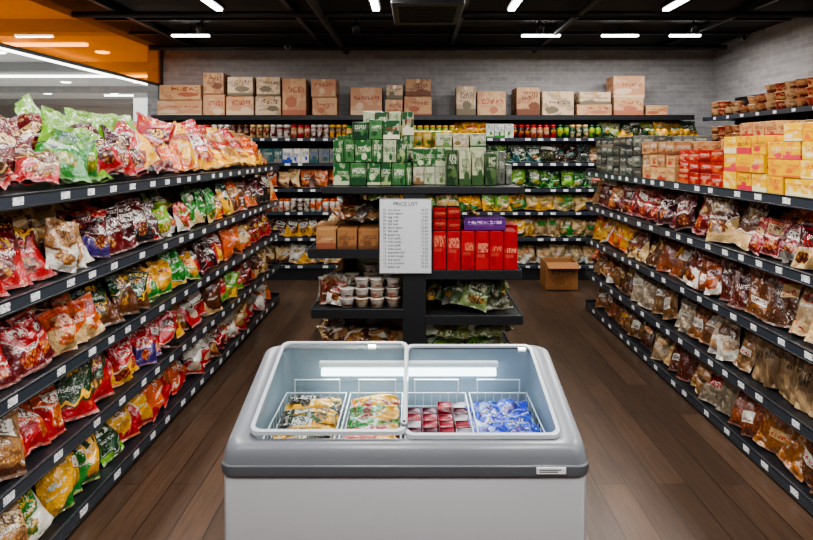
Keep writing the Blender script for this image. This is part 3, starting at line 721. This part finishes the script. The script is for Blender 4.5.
for i in range(4):
    for j in range(7):
        for k in range(5):
            if k==4 and random.random()<.3: continue
            p=random.choice([(C(155,16,34),C(190,178,178),wht),(C(185,172,178),C(155,24,44),red),(C(88,15,32),C(180,105,118),wht)])
            b.box((XS[2]+.033+i*.056,1.895+j*.052,.603+k*.025),(.05,.046,.023),R=Rm('Z',U(-.06,.06)),ca=p[0],cb=p[1],cc=p[2],mi=2)
b.finish()
# ---------------------------------------------------------------- room
t=NT('wood_planks'); tc=t.n('ShaderNodeTexCoord').outputs['Object']
mp=t.n('ShaderNodeMapping'); t.put(mp.inputs[0],tc); mp.inputs['Rotation'].default_value=(0,0,math.pi/2)
br=t.n('ShaderNodeTexBrick'); t.put(br.inputs['Vector'],mp.outputs[0]); br.offset=.37
br.inputs['Scale'].default_value=1.0; br.inputs['Brick Width'].default_value=1.25; br.inputs['Row Height'].default_value=.15; br.inputs['Mortar Size'].default_value=.003
br.inputs['Color1'].default_value=(*C(90,68,53),1); br.inputs['Color2'].default_value=(*C(62,47,37),1); br.inputs['Mortar'].default_value=(*C(24,17,13),1)
m2=t.n('ShaderNodeMapping'); t.put(m2.inputs[0],tc); m2.inputs['Scale'].default_value=(16,1.0,1)
g=t.noise(m2.outputs[0],3.0,7,.68); g2=t.noise(tc,1.3,2)
col=t.mix(t.m('MULTIPLY',t.ss(g,.35,.7),.85),br.outputs[0],t.mix(.6,br.outputs[0],(*C(26,18,14),1)))
col=t.mix(t.m('MULTIPLY',g2,.2),col,(*C(98,76,60),1))
t.bsdf(col,t.m('MULTIPLY_ADD',g,.25,.2),bump=t.m('SUBTRACT',g,t.m('MULTIPLY',br.outputs['Fac'],2.0)),bs=.2,bd=.004); M['floor']=t.mat
t=NT('grey_brick')
geo=t.n('ShaderNodeNewGeometry'); sp=t.n('ShaderNodeSeparateXYZ'); t.put(sp.inputs[0],geo.outputs['Position'])
uu=t.m('ADD',sp.outputs[0],sp.outputs[1])
vec=t.xyz(uu,sp.outputs[2],0.0)
br=t.n('ShaderNodeTexBrick'); t.put(br.inputs['Vector'],vec)
for k,v in (('Scale',1.0),('Brick Width',.24),('Row Height',.06),('Mortar Size',.004),('Mortar Smooth',.5)): br.inputs[k].default_value=v
br.inputs['Color1'].default_value=(*C(162,161,162),1); br.inputs['Color2'].default_value=(*C(144,143,145),1); br.inputs['Mortar'].default_value=(*C(170,169,169),1)
n=t.noise(vec,14,5,.6)
col=t.mix(t.m('MULTIPLY',t.ss(n,.4,.7),.3),br.outputs[0],(*C(115,115,117),1))
t.bsdf(col,.8,bump=t.m('SUBTRACT',n,br.outputs['Fac']),bs=.25,bd=.004); M['brick']=t.mat
CZ=3.05; BW=8.1
simple('floor',M['floor'],[(-3.6,4.3,-2.5,BW+.2,-.1,0)])
simple('wall_back',M['brick'],[(-3.6,4.3,BW,BW+.15,0,CZ+.3)])
simple('wall_right',M['brick'],[(4.04,4.2,-2.5,BW,0,CZ+.3)])
simple('wall_front',plain('front_wall_paint',C(120,118,115),.8),[(-3.6,4.3,-2.65,-2.5,0,CZ+.3)])
ceil=plain('black_ceiling',C(8,8,10),.7)
simple('ceiling',ceil,[(-3.6,4.3,-2.65,BW+.2,CZ,CZ+.1)])
wl=-3.39
simple('wall_left',[M['dark'],M['black']],[(wl-.08,wl+.01,-2.5,BW,2.515,2.53,0),(wl-.08,wl,-2.5,BW,0,.12,0)]+[(wl-.05,wl+.005,y,y+.03,.12,CZ,1) for y in (-2.5,.2,2.9,8.07)])
t=NT('orange_glazing'); tr=t.n('ShaderNodeBsdfTransparent'); t.put(tr.inputs[0],(.95,.28,.03,1))
df=t.n('ShaderNodeBsdfTranslucent'); t.put(df.inputs[0],(.90,.25,.02,1)); gl=t.n('ShaderNodeBsdfGlossy'); t.put(gl.inputs['Roughness'],.03); t.put(gl.inputs[0],(1,.85,.7,1))
d2=t.n('ShaderNodeBsdfDiffuse'); t.put(d2.inputs[0],(.80,.22,.02,1))
def mxs(f,a,b_):
    m=t.n('ShaderNodeMixShader'); t.put(m.inputs[0],f); t.nt.links.new(a,m.inputs[1]); t.nt.links.new(b_,m.inputs[2]); return m.outputs[0]
fr=t.n('ShaderNodeFresnel'); fr.inputs[0].default_value=1.45
x_=mxs(.5,df.outputs[0],d2.outputs[0]); x_=mxs(.25,tr.outputs[0],x_); x_=mxs(fr.outputs[0],x_,gl.outputs[0]); t.nt.links.new(x_,t.out.inputs[0])
b=Batch('window_2',[t.mat]); b.add([(wl-.03,-2.5,2.53),(wl-.03,BW,2.53),(wl-.03,BW,CZ+.02),(wl-.03,-2.5,CZ+.02)],[np.array([[0,1,2,3]])]); b.finish()
b=Batch('window_1',[mat_glass('shop_glass',(.82,.85,.86),1.2)])
b.add([(wl-.03,-2.5,.12),(wl-.03,BW,.12),(wl-.03,BW,2.515),(wl-.03,-2.5,2.515)],[np.array([[0,1,2,3]])]); b.finish()
YC=24
simple('floor_corridor',plain('corridor_floor',C(200,195,188),.3),[(-16,-3.6,-3,YC,-.1,0)])
simple('ceiling_corridor',[plain('corridor_ceiling',C(200,203,205),.7),plain('corridor_beam',C(150,152,155),.6)],[(-16,-3.45,-3,YC,3.35,3.45,0)]+[(-16,-3.5,y,y+.25,3.18,3.349,1) for y in (4,7.8,11.6,16,20)])
simple('wall_corridor',[plain('corridor_wall',C(195,193,188),.6),plain('corridor_trim',C(170,95,35),.5),plain('corridor_fascia',C(90,95,100),.4)],[(-16.1,-16,-3,YC,0,3.4,0),(-16,-3.6,YC,YC+.1,0,3.4,0),(-15.95,-3.6,YC-.06,YC-.01,2.35,2.75,1),(-15.95,-3.6,YC-.05,YC-.01,0,2.2,2),(-16,-15.95,-3,YC,2.5,2.75,1),(-16,-3.6,-3.1,-3,0,3.4,0)])
b=Batch('corridor_columns',[M['white'],M['steel']],True)
for (x,y) in ((-7.8,17.5),(-11.5,13.5)):
    lathe(b,(x,y,0),[(.35,0),(.35,3.35)],28); lathe(b,(x,y,2.4),[(.36,0),(.36,.06)],28,mi=1)
b.finish()
b=Batch('corridor_downlights',[mat_emit('corridor_light',(1,.96,.9),10),M['white']],True)
for x in (-4.3,-5.4,-7.2,-9,-11):
    for y in (5.2,6.6,8.6,10.4,12.6,15,18,21): lathe(b,(x+(.3 if int(y)%2 else 0),y,3.33),[(0,0),(.10,0),(.12,.02)],16)
b.finish()
b=Batch('corridor_linear_lights',[mat_emit('corridor_strip',(1,.97,.92),8)])
for y in (9.5,13.6,18.4): b.bx(-9.5,-5.2,y,y+.08,3.30,3.345)
b.bx(-6.2,-6.12,5,22,3.15,3.175)
b.finish()
# ---------------------------------------------------------------- ceiling fixtures
def area(name,loc,sx,sy,e,col=(1,.975,.94),rot=(0,0,0),parent=None):
    l=bpy.data.lights.new(name,'AREA'); l.shape='RECTANGLE'; l.size=sx; l.size_y=sy; l.energy=e; l.color=col
    o=bpy.data.objects.new(name,l); bpy.context.scene.collection.objects.link(o); o.location=loc; o.rotation_euler=rot
    if parent: o.parent=parent
    return o
def linlamp(x0,x1,y0,y1,e):
    r=empty('linear_ceiling_lamp'); z=2.95
    simple('housing',M['black'],[(x0-.02,x1+.02,y0-.02,y1+.02,z+.005,z+.05)],r)
    simple('tube',M['lamp'],[(x0,x1,y0,y1,z-.015,z+.004)],r)
    simple('hanger',M['black'],[((x0+x1)/2-.01,(x0+x1)/2+.01,(y0+y1)/2-.01,(y0+y1)/2+.01,z+.05,CZ-.001)],r)
    area('lamp_light',((x0+x1)/2,(y0+y1)/2,z-.02),x1-x0,y1-y0,e,parent=r)
for (a,c) in ((172,209),(522,560),(602,638),(670,700)):
    dd=6.8; linlamp(PX(a,dd),PX(c,dd),dd-.025,dd+.025,20)
for X,E in ((-1.8,26),(-.35,44),(.9,44),(2.33,32)):
    for (ya,yb) in ((4.25,5.55),(1.9,3.2),(-.6,.7)):
        linlamp(X-.03,X+.03,ya,yb,E)
b=Batch('ceiling_track',[M['black']])
for y in (6.95,6.2): b.bx(-3.3,3.9,y,y+.04,2.99,3.03)
for x in (-2.9,-1.2,.45,3.2): b.bx(x,x+.05,-2,8.05,2.98,3.04)
b.finish()
b=Batch('ceiling_pipes',[plain('pipe_grey',C(20,20,23),.55)],True)
RY=Rm('Y',math.pi/2)
for (y,z,r) in ((7.5,2.93,.035),(5.8,2.96,.03)):
    lathe(b,(-3.3,y,z),[(r,0),(r,7.2)],12,R=RY)
RXm=Rm('X',-math.pi/2)
for (x,z,r) in ((-.9,2.96,.04),(1.6,2.97,.03)): lathe(b,(x,-2,z),[(r,0),(r,10)],12,R=RXm)
b.finish()
b=Batch('air_conditioner',[plain('ac_black',C(20,20,23),.45),M['dark']])
b.bx(-.19,.42,4.9,5.72,2.84,3.04,e=.01)
for i in range(8): b.bx(-.13,.36,5.0+.08*i,5.03+.08*i,2.832,2.842,mi=1)
b.finish()
for (px,py) in ((287,47),(744,38)):
    dd=7.2; X=PX(px,dd); Z=PZ(py,dd)
    b=Batch('security_camera',[M['steel'],M['dark']],True)
    lathe(b,(X,dd,Z),[(0,0),(.028,0),(.032,.01),(.032,.11),(.025,.13),(0,.13)],14,R=Rm('X',-math.pi/2+.25))
    lathe(b,(X,dd-.003,Z),[(0,0),(.024,0),(.024,.004)],12,R=Rm('X',-math.pi/2+.25),mi=1)
    lathe(b,(X,dd+.09,Z+.03),[(.012,0),(.012,CZ-Z-.035)],8,mi=1); b.finish()
for x in (-2.2,-.6,1.3,2.9):
    b=Batch('track_spotlight',[M['black']],True)
    lathe(b,(x,6.2,2.86),[(0,.0),(.04,0),(.04,.1),(0,.11)],14,R=Rm('X',.5)); lathe(b,(x,6.22,2.93),[(.01,0),(.01,.07)],8); b.finish()
area('freezer_light',(-.02,2.255,.80),.64,.03,1.3,(.82,.93,1),(math.radians(-40),0,0),fz)
area('corridor_light',(-8,6,3.15),7,8,520,(1,.97,.93)); area('corridor_light',(-9,16,3.15),7,8,520,(1,.97,.93))
w=bpy.data.worlds.new('world'); bpy.context.scene.world=w; w.use_nodes=True
w.node_tree.nodes['Background'].inputs[0].default_value=(.7,.8,1,1); w.node_tree.nodes['Background'].inputs[1].default_value=.15
try: bpy.context.scene.view_settings.look='AgX - Medium High Contrast'
except Exception as ex: print('look',ex)
cd=bpy.data.cameras.new('camera'); cam=bpy.data.objects.new('camera',cd); bpy.context.scene.collection.objects.link(cam)
cam.location=(0,0,H); cam.rotation_euler=(math.pi/2,0,0); cd.sensor_width=36; cd.lens=36*F/813
cd.shift_x=-(VX-406.5)/813; cd.shift_y=-(270-VY)/813; cd.clip_start=.05
bpy.context.scene.camera=cam
